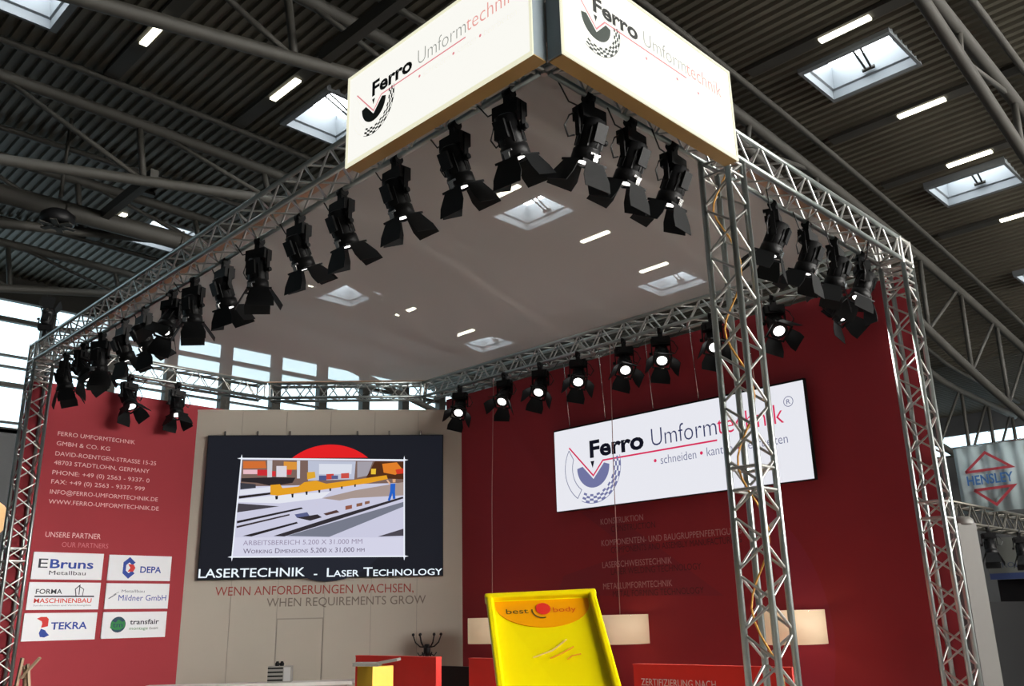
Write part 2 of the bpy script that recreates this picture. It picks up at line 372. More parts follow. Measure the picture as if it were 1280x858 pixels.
# ------------------------------------------------------------------ LED wall on the cream wall
t = thing('led_wall', 'large dark LED screen showing a factory picture on the cream wall', 'screen', WF.pt(2.2, 2.6, 0.03))
SX0, SX1, SZ0, SZ1 = 0.20, 3.86, 2.59, 4.78
D = 0.06
bm = T(); WF.slab(bm, rect(SX0, SZ0, SX1, SZ1), 0.002, D); link('housing', bm, mat('led_housing', (0.012, 0.013, 0.015), 0.4), t)
for x in (0.45, 0.95, 1.45, 2.5, 3.0, 3.5):
    bm = T(); WF.slab(bm, rect(x-0.012, SZ1, x+0.012, SZ1+0.07), 0.003, 0.03); link('bracket', bm, SILVER, t)
bm = T(); WF.poly(bm, rect(SX0+0.015, SZ0+0.015, SX1-0.015, SZ1-0.015), D+0.001); dsp = link('display', bm, glow(27, 29, 37), t)
bm = T(); cz = (2.114,3.519)
WF.poly(bm, circ(cz[0], cz[1]+0.02, 1.0, 48), D+0.002); link('ghost_disc', bm, glow(33, 36, 46), dsp)
rd = [(1.502,4.415), (2.677,4.409), (2.073,4.627)]
bm = T(); hw = (rd[1][0]-rd[0][0])/2; hh = rd[2][1]-rd[0][1]; rr = (hw*hw+hh*hh)/(2*hh); a = math.asin(min(1, hw/rr))
WF.poly(bm, circ((rd[0][0]+rd[1][0])/2, rd[2][1]-rr, rr, 24, PI/2-a, PI/2+a), D+0.003); link('red_disc', bm, glow(226, 32, 36), dsp)
PICS = [
 ((206,206,228), ((0.739,4.409),(3.244,4.372),(3.264,2.89),(0.696,2.919))),
 ((124,100,92), ((0.745,4.393),(3.233,4.356),(3.237,4.013),(0.745,3.977))),
 ((190,196,216), ((1.75,4.374),(2.488,4.36),(2.473,4.077),(1.764,4.059))),
 ((222,226,238), ((1.922,4.322),(2.432,4.314),(2.426,4.157),(1.928,4.161))),
 ((165,160,170), ((2.511,4.353),(2.751,4.352),(2.676,4.133),(2.518,4.099))),
 ((82,46,26), ((2.785,4.359),(3.233,4.349),(3.237,4.071),(2.654,4.098))),
 ((228,130,44), ((2.9,4.316),(3.129,4.338),(3.223,4.221),(3.11,4.141),(2.926,4.177))),
 ((214,60,40), ((3.108,4.222),(3.234,4.244),(3.235,4.163),(3.132,4.152))),
 ((212,112,52), ((0.762,4.37),(1.099,4.368),(1.121,4.258),(0.769,4.255))),
 ((236,190,200), ((0.77,4.237),(0.984,4.236),(0.988,4.167),(0.775,4.169))),
 ((204,44,52), ((0.984,4.236),(1.135,4.235),(1.141,4.143),(0.989,4.145))),
 ((206,206,214), ((1.127,4.384),(1.205,4.383),(1.214,4.109),(1.143,4.109))),
 ((222,150,60), ((1.379,4.36),(1.582,4.351),(1.583,4.232),(1.386,4.233))),
 ((212,50,56), ((1.208,4.211),(1.264,4.211),(1.268,4.131),(1.213,4.132))),
 ((220,215,225), ((1.271,4.291),(1.428,4.29),(1.436,4.119),(1.28,4.12))),
 ((214,52,60), ((1.431,4.233),(1.516,4.232),(1.502,4.152),(1.435,4.153))),
 ((214,216,226), ((1.581,4.375),(1.63,4.374),(1.639,4.094),(1.594,4.095))),
 ((80,90,140), ((1.929,4.138),(2.042,4.137),(2.045,4.064),(1.932,4.058))),
 ((206,70,60), ((2.041,4.16),(2.154,4.164),(2.157,4.079),(2.044,4.073))),
 ((90,96,140), ((2.121,4.137),(2.222,4.136),(2.224,4.081),(2.123,4.082))),
 ((206,80,70), ((2.267,4.168),(2.391,4.176),(2.393,4.093),(2.269,4.09))),
 ((44,38,42), ((0.752,4.105),(1.213,4.116),(1.571,4.106),(1.53,4.027),(1.221,3.979),(0.996,4.031),(0.751,4.051))),
 ((60,60,70), ((0.742,4.033),(0.975,4.009),(0.979,3.952),(0.748,3.931))),
 ((228,230,242), ((0.742,3.92),(1.221,3.973),(1.226,3.893),(0.739,3.842))),
 ((40,34,36), ((0.733,3.83),(1.204,3.882),(1.206,3.849),(0.735,3.79))),
 ((232,234,244), ((0.725,3.781),(1.295,3.837),(2.119,3.886),(1.988,3.785),(1.346,3.713),(0.728,3.737))),
 ((170,152,146), ((1.988,3.785),(2.501,3.905),(3.237,4.025),(3.24,3.819),(2.437,3.781),(2.258,3.748))),
 ((70,66,74), ((0.729,3.719),(1.349,3.668),(0.716,3.581))),
 ((40,36,40), ((0.729,3.453),(1.682,3.649),(1.71,3.628),(0.732,3.417))),
 ((60,52,56), ((0.73,3.376),(1.509,3.55),(1.511,3.528),(0.732,3.347))),
 ((40,36,40), ((0.827,3.228),(1.626,3.431),(1.64,3.406),(0.958,3.219))),
 ((120,124,140), ((1.482,3.219),(3.239,3.716),(3.242,3.644),(2.122,3.197))),
 ((50,46,52), ((1.285,3.221),(2.133,3.485),(3.229,3.798),(3.241,3.771),(2.18,3.435),(1.45,3.212))),
 ((74,70,80), ((2.856,3.191),(3.247,3.306),(3.248,3.199))),
 ((90,96,140), ((1.587,3.542),(1.774,3.574),(1.821,3.506),(1.623,3.491))),
 ((52,46,52), ((1.623,3.491),(1.931,3.539),(2,3.493),(1.824,3.444))),
 ((86,60,56), ((2.02,3.549),(2.218,3.603),(2.264,3.568),(2.065,3.521))),
 ((150,90,72), ((2.351,3.662),(2.451,3.679),(2.453,3.622),(2.353,3.601))),
 ((140,96,76), ((2.518,3.696),(2.608,3.713),(2.609,3.664),(2.52,3.647))),
 ((140,96,76), ((2.646,3.727),(2.72,3.739),(2.721,3.699),(2.647,3.681))),
 ((232,162,36), ((1.198,3.995),(1.342,4.006),(1.383,3.946),(1.622,3.969),(1.709,4.034),(1.887,4.058),(2.047,4.009),(2.7,4.096),(2.972,4.135),(2.992,4.075),(2.702,4.013),(2.005,3.916),(1.318,3.83),(1.206,3.844))),
 ((226,170,50), ((1.747,4.19),(1.864,4.196),(1.881,4.104),(1.752,4.075))),
 ((240,196,60), ((2.731,4.236),(2.806,4.236),(2.803,4.15),(2.73,4.151))),
 ((30,26,28), ((1.278,3.825),(1.322,3.83),(1.321,3.776),(1.29,3.771))), ((30,26,28), ((1.521,3.855),(1.556,3.859),(1.555,3.8),(1.533,3.798))),
 ((30,26,28), ((1.733,3.889),(1.769,3.893),(1.767,3.839),(1.745,3.837))), ((30,26,28), ((1.927,3.91),(1.961,3.914),(1.958,3.869),(1.936,3.867))),
 ((30,26,28), ((2.095,3.931),(2.126,3.936),(2.123,3.895),(2.103,3.893))), ((30,26,28), ((2.273,3.962),(2.3,3.966),(2.297,3.925),(2.279,3.923))),
 ((30,26,28), ((2.476,3.992),(2.503,3.996),(2.499,3.955),(2.481,3.953))),
 ((226,180,150), ((2.969,4.057),(2.992,4.066),(3.048,3.992),(3.03,3.974))), ((220,170,130), ((3.065,4.072),(3.115,4.072),(3.112,4.019),(3.07,4.019))),
 ((40,100,200), ((3.034,4.001),(3.112,4.001),(3.109,3.877),(3.116,3.763),(3.075,3.763),(3.069,3.85),(3.034,3.736),(2.998,3.741),(3.032,3.878))),
 ((216,216,236), ((0.715,3.207),(3.258,3.172),(3.261,2.901),(0.699,2.934))),
]
bm = T(); ms = []
for i, (c, pts) in enumerate(PICS):
    m = glow(*c, 0.95)
    if m not in ms: ms.append(m)
    WF.poly(bm, pts, D+0.004+i*0.0004, ms.index(m))
link('picture', bm, None, dsp, ms)
q = ((0.739,4.409),(3.244,4.372),(3.264,2.89),(0.696,2.919))
bm = T()
WHT = glow(235, 240, 250)
for a, b in zip(q, q[1:]+q[:1] if isinstance(q, list) else q[1:]+q[:1]): WF.stroke(bm, [a, b], 0.02, D+0.028)
for a in q: WF.poly(bm, [(a[0]-.065, a[1]), (a[0]-.012, a[1]-.012), (a[0], a[1]-.065), (a[0]+.012, a[1]-.012), (a[0]+.065, a[1]), (a[0]+.012, a[1]+.012), (a[0], a[1]+.065), (a[0]-.012, a[1]+.012)], D+0.029)
link('picture_frame', bm, WHT, dsp)
x, z, wd = (0.846,3.088,1.779); text(WF, 'ARBEITSBEREICH 5.200 X 31.000 MM', x, z, wd, 0.075, glow(150, 140, 165), dsp, D+0.03)
x, z, wd = (0.854,2.966,1.808); text(WF, 'Working Dimensions 5,200 x 31,000 mm', x, z, wd, 0.075, glow(95, 85, 110), dsp, D+0.03, caps=0.75)
x, z, wd = (0.226,2.622,1.556); text(WF, 'LASERTECHNIK', x, z, wd, 0.135, glow(235, 245, 255), dsp, D+0.03, 0.008)
x, z, wd = (1.915,2.611,0.05); text(WF, '-', x, z-0.005, wd, 0.12, glow(235, 245, 255), dsp, D+0.03, 0.008)
x, z, wd = (2.108,2.606,1.735); text(WF, 'Laser Technology', x, z, wd, 0.135, glow(235, 245, 255), dsp, D+0.03, 0.008, caps=0.72)

# ------------------------------------------------------------------ the firm's logo, drawn on the three signs
def logo(F, x0, z0, k, parent, d, cols):
    cf, cu, ct, cr, cd_, cg = cols
    P = lambda pts: [(x0+x*k, z0+z*k) for x, z in pts]
    text(F, 'Ferro', x0, z0, 0.918*k, 0.232*k, cf, parent, d, 0.034)
    text(F, 'Umform', x0+1.044*k, z0, 0.976*k, 0.245*k, cu, parent, d, -0.012)
    text(F, 'technik', x0+2.03*k, z0, 0.888*k, 0.245*k, ct, parent, d, -0.008)
    bm = T()
    F.stroke(bm, P([(-0.372, 0.183), (0.044, -0.253), (0.222, -0.067), (2.015, -0.067)]), 0.022*k, d); link('red_line', bm, cr, parent)
    for bx in (1.08, 1.777, 2.289):
        bm = T(); F.poly(bm, P(circ(bx, -0.19, 0.022, 12)), d); link('bullet', bm, cr, parent)
    text(F, 'schneiden', x0+1.164*k, z0-0.245*k, 0.536*k, 0.115*k, cg, parent, d, -0.008)
    text(F, 'kanten', x0+1.854*k, z0-0.24*k, 0.36*k, 0.115*k, cg, parent, d, -0.008)
    text(F, 'bearbeiten', x0+2.36*k, z0-0.235*k, 0.577*k, 0.115*k, cg, parent, d, -0.008)
    text(F, 'R', x0+2.972*k, z0+0.205*k, 0.05*k, 0.06*k, cg, parent, d)
    bm = T(); F.stroke(bm, P(circ(2.997, 0.235, 0.058, 20, 0, 2*PI*0.999)), 0.008*k, d); link('ring', bm, cg, parent)
    # half disc with the V cut out
    bm = T(); C = (0.045, -0.13); R = 0.285
    arc = [(C[0]+R*math.cos(a), C[1]+R*math.sin(a)) for a in [PI+PI*i/20 for i in range(21)]]
    N = (0.044, -0.30)
    for p, q in zip(arc, arc[1:]): F.poly(bm, P([N, p, q]), d)
    F.poly(bm, P([N, (-0.14, -0.13+0.02), arc[0]]), d); F.poly(bm, P([N, arc[-1], (0.24, -0.10)]), d)
    link('half_disc', bm, cd_, parent)
    bm = T(); F.poly(bm, P([(0.005, -0.055), (0.073, -0.055), (0.039, -0.15)]), d); link('punch', bm, cf, parent)
    # chequered band
    bm = T(); C = (0.03, -0.13)
    nA = 15
    for j in range(4):
        r0, r1 = 0.37+j*0.03, 0.40+j*0.03
        for i in range(nA):
            if (i+j) % 2: continue
            a0 = -2.02+i*(2.22/nA); a1 = a0+2.22/nA
            F.poly(bm, P([(C[0]+r*math.cos(a), C[1]+r*math.sin(a)) for r, a in ((r0, a0), (r1, a0), (r1, a1), (r0, a1))]), d)
    F.stroke(bm, P(circ(C[0], C[1], 0.492, 24, -2.02, 0.2)), 0.008*k, d)
    link('chequered_band', bm, cd_, parent)
    bm = T()
    o_ = circ(C[0], C[1], 0.49, 14, 2.55, 4.10); i_ = circ(C[0], C[1], 0.355, 14, 2.75, 4.10)
    F.stroke(bm, P(o_+i_[::-1]+[o_[0]]), 0.010*k, d); link('outlined_segment', bm, cg, parent)

# hanging LED sign
sg = thing('led_sign', 'tilted looking white LED sign with dark and red lettering on the right red wall', 'sign', (9.4, 6.56, 3.35))
SF = Face((9.36, 0, 0), (0, -1, 0), (-1, 0, 0))
bm = T(); SF.slab(bm, rect(-8.495, 3.34, -4.625, 4.495), -0.05, -0.001); link('housing', bm, BLACK, sg)
bm = T(); SF.poly(bm, rect(-8.486, 3.35, -4.64, 4.473), 0.0); fc = link('display', bm, mat('led_white', (0.02, 0.02, 0.02), 0.5, 0, 0.86, (0.92, 0.93, 1.0)), sg)
logo(SF, -7.841, 4.024, 1.0, fc, 0.002, (glow(14, 16, 30), glow(50, 56, 96), glow(214, 36, 84), glow(214, 44, 92), glow(112, 116, 160), glow(100, 104, 140)))
for v in (8.2, 7.55, 6.75, 6.05, 5.25):
    link('suspension_wire', tube(T(), [(9.38, v, 4.49), (9.30, v, 5.44)], 0.006, 5), SILVER, sg)

# partner boards on the left wall
def board(label, o):
    tl, tr, br, bl = o
    x0, x1 = (tl[0]+bl[0])/2, (tr[0]+br[0])/2; z0, z1 = (bl[1]+br[1])/2, (tl[1]+tr[1])/2
    t = thing('partner_board', label, 'sign', (x0, 13.24, z0), 'partner boards on the left red wall')
    bm = T(); LF.slab(bm, rect(x0, z0, x1, z1), 0.001, 0.02); link('plate', bm, mat('board_white', (0.80, 0.82, 0.86), 0.5), t)
    return t, x0, z0, x1-x0, z1-z0
BD = 0.022
BLUE = ink(40, 70, 160); DK = ink(40, 44, 60); RDI = ink(214, 52, 48); GRN = ink(40, 130, 70); GY = ink(120, 126, 140)
t, x, z, a, h = board('white partner board with bold blue lettering, top left of six', ((4.146,2.945),(5.065,2.938),(5.063,2.588),(4.14,2.582)))
text(LF, 'Bruns', x+a*.24, z+h*.42, a*.62, h*.34, BLUE, t, BD, 0.02); text(LF, 'Metallbau', x+a*.24, z+h*.17, a*.52, h*.16, DK, t, BD)
text(LF, 'E', x+a*.08, z+h*.42, a*.13, h*.36, DK, t, BD)
t, x, z, a, h = board('white partner board with blue hexagon ring and orange arrow, top right of six', ((5.14,2.936),(6.056,2.932),(6.054,2.585),(5.148,2.579)))
text(LF, 'DEPA', x+a*.50, z+h*.32, a*.34, h*.26, BLUE, t, BD, 0.02)
bm = T(); cx, cz_ = x+a*.32, z+h*.5
hx = [(cx+.11*a*math.cos(i*PI/3+PI/6)*1.0, cz_+.43*h*math.sin(i*PI/3+PI/6)) for i in range(6)]; hi_ = [(cx+(p[0]-cx)*.5, cz_+(p[1]-cz_)*.5) for p in hx]
for i in range(6):
    if i in (5,): continue
    LF.poly(bm, [hx[i], hx[(i+1) % 6], hi_[(i+1) % 6], hi_[i]], BD)
link('emblem', bm, BLUE, t); bm = T(); LF.poly(bm, [(cx-.02*a, cz_+.15*h), (cx+.07*a, cz_+.13*h), (cx+.1*a, cz_), (cx+.07*a, cz_-.15*h), (cx-.02*a, cz_-.15*h), (cx+.02*a, cz_)], BD+.001); link('arrow', bm, RDI, t)
t, x, z, a, h = board('white partner board with black line and red outlined lettering, middle left of six', ((4.137,2.548),(5.067,2.547),(5.062,2.191),(4.134,2.192)))
text(LF, 'FORMA', x+a*.10, z+h*.58, a*.36, h*.18, DK, t, BD, 0.012); text(LF, 'MASCHINENBAU', x+a*.09, z+h*.25, a*.8, h*.17, RDI, t, BD, 0.012)
bm = T(); LF.poly(bm, rect(x+a*.09, z+h*.46, x+a*.92, z+h*.51), BD)
LF.stroke(bm, [(x+a*.66, z+h*.5), (x+a*.64, z+h*.75), (x+a*.70, z+h*.9), (x+a*.70, z+h*.55)], 0.012, BD); LF.stroke(bm, [(x+a*.70, z+h*.85), (x+a*.76, z+h*.75), (x+a*.75, z+h*.5)], 0.009, BD); link('machine_drawing', bm, DK, t)
text(LF, 'Sondermaschinen und Vorrichtungsbau', x+a*.09, z+h*.13, a*.8, h*.06, GY, t, BD)
t, x, z, a, h = board('white partner board with a fine grey slanting line, middle right of six', ((5.145,2.544),(6.058,2.542),(6.057,2.194),(5.147,2.192)))
text(LF, 'Mildner GmbH', x+a*.20, z+h*.32, a*.76, h*.24, BLUE, t, BD); text(LF, 'Metallbau', x+a*.24, z+h*.64, a*.36, h*.12, GY, t, BD)
bm = T(); LF.stroke(bm, [(x+a*.05, z+h*.40), (x+a*.16, z+h*.58)], 0.014, BD); LF.stroke(bm, [(x+a*.12, z+h*.56), (x+a*.20, z+h*.66)], 0.006, BD); link('slanting_line', bm, GY, t)
t, x, z, a, h = board('white partner board with red and blue S shaped emblem, bottom left of six', ((4.127,2.153),(5.067,2.148),(5.055,1.804),(4.124,1.79)))
text(LF, 'TEKRA', x+a*.37, z+h*.40, a*.50, h*.27, BLUE, t, BD, 0.02)
bm = T(); LF.poly(bm, [(x+a*p, z+h*q) for p, q in ((.17, .80), (.22, .86), (.30, .86), (.33, .78), (.33, .52), (.24, .47), (.25, .62), (.24, .70))], BD); link('emblem_top', bm, RDI, t)
bm = T(); LF.poly(bm, [(x+a*p, z+h*q) for p, q in ((.24, .44), (.30, .38), (.32, .30), (.36, .20), (.30, .12), (.24, .14), (.22, .28))], BD); link('emblem_bottom', bm, BLUE, t)
t, x, z, a, h = board('white partner board with round green and blue emblem, bottom right of six', ((5.143,2.153),(6.056,2.153),(6.052,1.801),(5.142,1.798)))
text(LF, 'transfair', x+a*.42, z+h*.52, a*.46, h*.20, DK, t, BD, 0.015); text(LF, 'montage', x+a*.42, z+h*.31, a*.29, h*.12, GRN, t, BD); text(LF, 'GmbH', x+a*.73, z+h*.31, a*.14, h*.10, DK, t, BD)
bm = T(); LF.poly(bm, circ(x+a*.24, z+h*.52, h*.30, 24), BD); link('emblem_disc', bm, ink(36, 70, 92), t)
bm = T(); LF.poly(bm, [(x+a*p, z+h*q) for p, q in ((.12, .40), (.14, .66), (.20, .60), (.24, .72), (.30, .62), (.34, .66), (.35, .44), (.28, .32), (.20, .32))], BD+.001); link('emblem_leaf', bm, GRN, t)
text(LF, 'tm', x+a*.16, z+h*.42, a*.15, h*.2, ink(30, 60, 90), t, BD+.002)

# ------------------------------------------------------------------ trusses
H = 0.12
UNIT = {}
def unit_tube(m=None):
    m = m or ALUD
    if m not in UNIT:
        UNIT[m] = bpy.data.meshes.new('brace'); b = tube(T(), [(0, 0, 0), (0, 0, 1)], 1.0, 6); b.to_mesh(UNIT[m]); b.free(); UNIT[m].materials.append(m)
    return UNIT[m]
def rod(name, p, q, r, parent, m=None):
    p, q = Vector(p), Vector(q); o = bpy.data.objects.new(name, unit_tube(m)); COL.objects.link(o); o.parent = parent
    o.matrix_parent_inverse = parent.matrix_basis.inverted()
    d = q-p; o.matrix_basis = Matrix.Translation(p) @ d.to_track_quat('Z', 'Y').to_matrix().to_4x4() @ Matrix.Diagonal((r, r, d.length, 1))
    return o
def truss(label, p0, p1, name='truss_beam', cat='truss', group='aluminium lattice trusses of the stand', h=H, step=0.2, joints=(), r=0.0245, rb=0.0105, faces=(0, 1, 2, 3), m=None):
    p0, p1 = Vector(p0), Vector(p1); d = (p1-p0); L = d.length; d = d/L
    if abs(d.z) > 0.9: a, b = Vector((1, 0, 0)), Vector((0, 1, 0))
    else: b = Vector((0, 0, 1)); a = d.cross(b).normalized()
    t = thing(name, label, cat, p0, group)
    cs = [a*h+b*h, -a*h+b*h, -a*h-b*h, a*h-b*h]
    for c in cs: link('chord', tube(T(), [p0+c, p1+c], r, 12), m or ALU, t)
    n = max(2, round(L/step)); st = L/n
    for f in faces:
        A, B = cs[f], cs[(f+1) % 4]
        for i in range(n):
            c0, c1 = (A, B) if (i+f) % 2 == 0 else (B, A)
            rod('brace', p0+d*(i*st+0.012)+c0, p0+d*((i+1)*st-0.012)+c1, rb, t, m)
        for x in [0.03, L-0.03]+list(joints): rod('rung', p0+d*x+A, p0+d*x+B, rb*1.25, t, m)
    return t
ZT, ZM = 5.62, 5.62                    # truss centre height
FC, LT, RT = (3.80, 3.405), (3.87, 13.1), (9.33, 3.405)
D1, D2 = (7.30, 13.1), (9.33, 11.25)
truss('long truss beam on the left from the glowing box sign to the left tower', (FC[0], FC[1]+0.16, ZT), (LT[0], LT[1]-0.16, ZT))
truss('truss beam on the right from the middle tower to the right tower', (FC[0]+0.16, FC[1], ZT), (RT[0]-0.16, RT[1], ZT))
truss('truss beam along the top of the right red wall', (RT[0], RT[1]+0.16, ZT), (D2[0], D2[1], ZT))
truss('truss beam above the left red wall', (LT[0]+0.16, LT[1], ZT), (D1[0], D1[1], ZT))
truss('short truss beam running across the back corner above the cream wall', (D1[0]+0.1, D1[1]-0.05, ZT), (D2[0]-0.05, D2[1]+0.1, ZT))
truss('left truss tower beside the partner boards', (LT[0], LT[1], 0), (LT[0], LT[1], 5.46), 'truss_tower', joints=(2.80, 2.96, 5.20, 5.28, 5.36))
tm_ = truss('middle truss tower standing in front of the white LED sign', (5.88, 3.39, 0), (5.88, 3.39, 5.46), 'truss_tower', joints=(2.80, 2.96, 5.32))
truss('right truss tower at the right end of the red wall', (RT[0], RT[1], 0), (RT[0], RT[1], 5.46), 'truss_tower', joints=(2.80, 2.96, 5.20, 5.28, 5.36))
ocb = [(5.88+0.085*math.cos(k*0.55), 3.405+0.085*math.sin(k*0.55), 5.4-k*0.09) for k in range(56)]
link('warm_glint_coil', tube(T(), ocb, 0.008, 5), mat('painted_warm_glint', (0.62, 0.30, 0.05), 0.6), tm_)  # added orange coil, stands in for warm light on the far braces
for (x, y), lab in ((FC, 'truss corner block hidden behind the glowing box signs'), (LT, 'truss corner block on top of the left tower'), (RT, 'truss corner block on top of the right tower')):
    t = thing('truss_corner', lab, 'truss', (x, y, ZT-H), 'truss corner blocks')
    cs = [(-H, -H), (H, -H), (H, H), (-H, H)]
    for z in (ZT-H, ZT+H):
        for i in range(4): rod('frame_tube', (x+cs[i][0], y+cs[i][1], z), (x+cs[(i+1) % 4][0], y+cs[(i+1) % 4][1], z), 0.0245, t)
    for c in cs: rod('frame_post', (x+c[0], y+c[1], ZT-H-0.04), (x+c[0], y+c[1], ZT+H+0.02), 0.0245, t)
    for i in range(4): rod('brace', (x+cs[i][0], y+cs[i][1], ZT-H), (x+cs[(i+1) % 4][0], y+cs[(i+1) % 4][1], ZT+H), 0.011, t)

# canopy cloth stretched between the inner top tubes
cn = T(); zc_ = 5.765
pts = [(3.92, 3.525), (9.21, 3.525), (9.21, 11.20), (7.26, 12.98), (3.99, 12.98)]
f = cn.faces.new([cn.verts.new((x, y, zc_)) for x, y in pts])
bmesh.ops.triangulate(cn, faces=[f]); bmesh.ops.subdivide_edges(cn, edges=cn.edges[:], cuts=5, use_grid_fill=True)
cano = link('canopy', cn, CANOPY); tag(cano, 'sheer white canopy cloth stretched over the whole stand', 'canopy')
hem = link('hem', T(), mat('canopy_hem', (0.40, 0.27, 0.19), 0.7), cano)
bm = T(); tube(bm, [(x, y, zc_-0.005) for x, y in pts+pts[:1]], 0.014, 6, False); bm.to_mesh(hem.data); bm.free()

BANDM = mat('orange_edge_tint', (0.42, 0.26, 0.17), 0.8, noise=0.35, nscale=1.6)  # mottled orange-brown strips added along two edges of the plain canopy
for nm, q in (('orange_edge_strip', [(3.93, 3.6), (4.05, 3.6), (4.12, 12.9), (4.0, 12.9)]), ('orange_edge_strip', [(4.0, 3.535), (9.2, 3.535), (9.2, 3.655), (4.0, 3.655)])):
    b_ = T(); b_.faces.new([b_.verts.new((x, y, zc_-0.012)) for x, y in q]); bmesh.ops.subdivide_edges(b_, edges=b_.edges[:], cuts=3, use_grid_fill=True)
    o = link(nm, b_, BANDM, cano)
# ------------------------------------------------------------------ glowing box signs
ZB0, ZB1 = 5.31, 6.10
def light_box(label, F, x0, x1, lx, k):
    t = thing('light_box', label, 'sign', F.pt((x0+x1)/2, ZB0, -0.06), 'glowing box signs on the front corner')
    bm = T(); F.slab(bm, rect(x0, ZB0, x1, ZB1), -0.122, -0.006); link('casing', bm, CORNER, t)
    bm = T(); F.slab(bm, rect(x0+0.012, ZB0-0.008, x1, ZB0-0.0005), -0.122, -0.004); link('underside', bm, TAN, t)
    for nm, r in (('edge_strip', rect(x0, ZB0-0.008, x1, ZB0+0.022)), ('edge_strip', rect(x0, ZB1-0.02, x1, ZB1)), ('edge_strip', rect(x0, ZB0+0.022, x0+0.02, ZB1-0.02)), ('edge_strip', rect(x1-0.02, ZB0+0.022, x1, ZB1-0.02))):
        bm = T(); F.slab(bm, r, -0.006, 0.006); link(nm, bm, BOXE, t)
    bm = T(); F.poly(bm, rect(x0+0.024, ZB0+0.026, x1-0.024, ZB1-0.024), 0.0); f_ = link('face', bm, BOXF, t)
    logo(F, lx, 5.79, k, f_, 0.002, (mat('sign_black', (0.006, 0.008, 0.007), .5), mat('sign_grey', (.05, .05, .05), .5, 0, .38, (.9, .92, .85)), mat('sign_red', (.06, .03, .03), .5, 0, .78, (1, .46, .42)),
         mat('sign_redline', (.06, .02, .02), .5, 0, .72, (1, .36, .40)), mat('sign_dark', (.02, .03, .025), .5), mat('sign_faint', (.06, .06, .06), .5, 0, .86, (.97, .95, .88))))
    return t
LBF = Face((3.53, 0, 0), (0, -1, 0), (-1, 0, 0)); RBF = Face((0, 3.13, 0), (1, 0, 0), (0, -1, 0))
light_box('left glowing white box sign with dark and red lettering', LBF, -5.275, -3.262, -4.950, 0.53)
light_box('right glowing white box sign with dark and red lettering', RBF, 3.655, 5.69, 3.985, 0.53)

# ------------------------------------------------------------------ spotlights
SM = {}
def spot_meshes():
    bm = T(); box(bm, (-.03, -.03, -.09), (.03, .03, -.02)); tube(bm, [(-.035, 0, .0), (.035, 0, .0)], .042, 10); box(bm, (-.012, .03, -.06), (.012, .09, -.03)); SM['clamp'] = bm
    bm = T(); box(bm, (-.115, -.055, -.20), (.115, .055, -.095)); box(bm, (-.128, -.02, -.33), (-.113, .02, -.11)); box(bm, (.113, -.02, -.33), (.128, .02, -.11))
    tube(bm, [(.128, 0, -.31), (.155, 0, -.31)], .022, 8); box(bm, (-.07, .055, -.18), (.07, .075, -.12)); SM['yoke'] = bm
    bm = T(); lathe(bm, [(.045, .135), (.078, .12), (.084, .07), (.090, .065), (.090, .02), (.094, .015), (.094, -.08), (.088, -.09), (.100, -.10), (.104, -.175), (.098, -.178), (.094, -.172)], 18)
    for i in range(8):
        a = i*PI/4; bar(bm, (.092*math.cos(a), .092*math.sin(a), .06), (.092*math.cos(a), .092*math.sin(a), -.08), .012, .014)
    box(bm, (-.05, -.105, -.04), (.05, -.085, .09)); SM['body'] = bm
    bm = T(); lathe(bm, [(.0005, -.192), (.03, -.190), (.052, -.185), (.066, -.176), (.0005, -.170)], 16); SM['lens'] = bm
    bm = T()
    for a, b in (((-.115, -.115), (.115, -.098)), ((-.115, .098), (.115, .115)), ((-.115, -.098), (-.098, .098)), ((.098, -.098), (.115, .098))): box(bm, (a[0], a[1], -.195), (b[0], b[1], -.178))
    SM['ring'] = bm
    for nm, w0, w1, ln in (('flapw', .082, .124, .205), ('flapn', .078, .108, .195)):
        bm = T(); vs = [bm.verts.new(p) for p in ((-w0, 0, 0), (w0, 0, 0), (w1, 0, -ln*.6), (w1*.97, 0, -ln), (-w1*.97, 0, -ln), (-w1, 0, -ln*.6),
                                                  (-w0, .005, 0), (w0, .005, 0), (w1, .005, -ln*.6), (w1*.97, .005, -ln), (-w1*.97, .005, -ln), (-w1, .005, -ln*.6))]
        bm.faces.new(vs[:6]); bm.faces.new(vs[6:][::-1])
        for i in range(6): bm.faces.new((vs[i], vs[6+i], vs[6+(i+1) % 6], vs[(i+1) % 6]))
        bmesh.ops.recalc_face_normals(bm, faces=bm.faces); SM[nm] = bm
    bm = T(); tube(bm, [(-.10, .02, -.13), (-.17, .03, -.18), (-.21, .04, -.27), (-.17, .05, -.34), (-.10, .06, -.30)], .007, 5)
    tube(bm, [(-.08, 0, -.10), (-.20, .0, -.10), (-.26, 0, -.02), (-.30, 0, .03)], .006, 5); SM['cable'] = bm
    bm = T(); box(bm, (-.022, -.115, -.195), (.022, -.100, -.125)); box(bm, (-.045, -.103, -.135), (.045, -.097, -.12)); SM['clip'] = bm
    for k in list(SM):
        me = bpy.data.meshes.new(k); SM[k].to_mesh(me); SM[k].free(); SM[k] = me
    for k, m in (('clamp', BLACK), ('yoke', BLACK), ('body', BLACK), ('lens', LENS), ('ring', BLACK), ('flapw', BLACK2), ('flapn', BLACK2), ('cable', CABLE), ('clip', SILVER)): SM[k].materials.append(m)
spot_meshes()
def kid(name, me, parent, m=None):
    o = bpy.data.objects.new(name, me); COL.objects.link(o); o.parent = parent
    if m is not None: o.matrix_basis = m
    return o
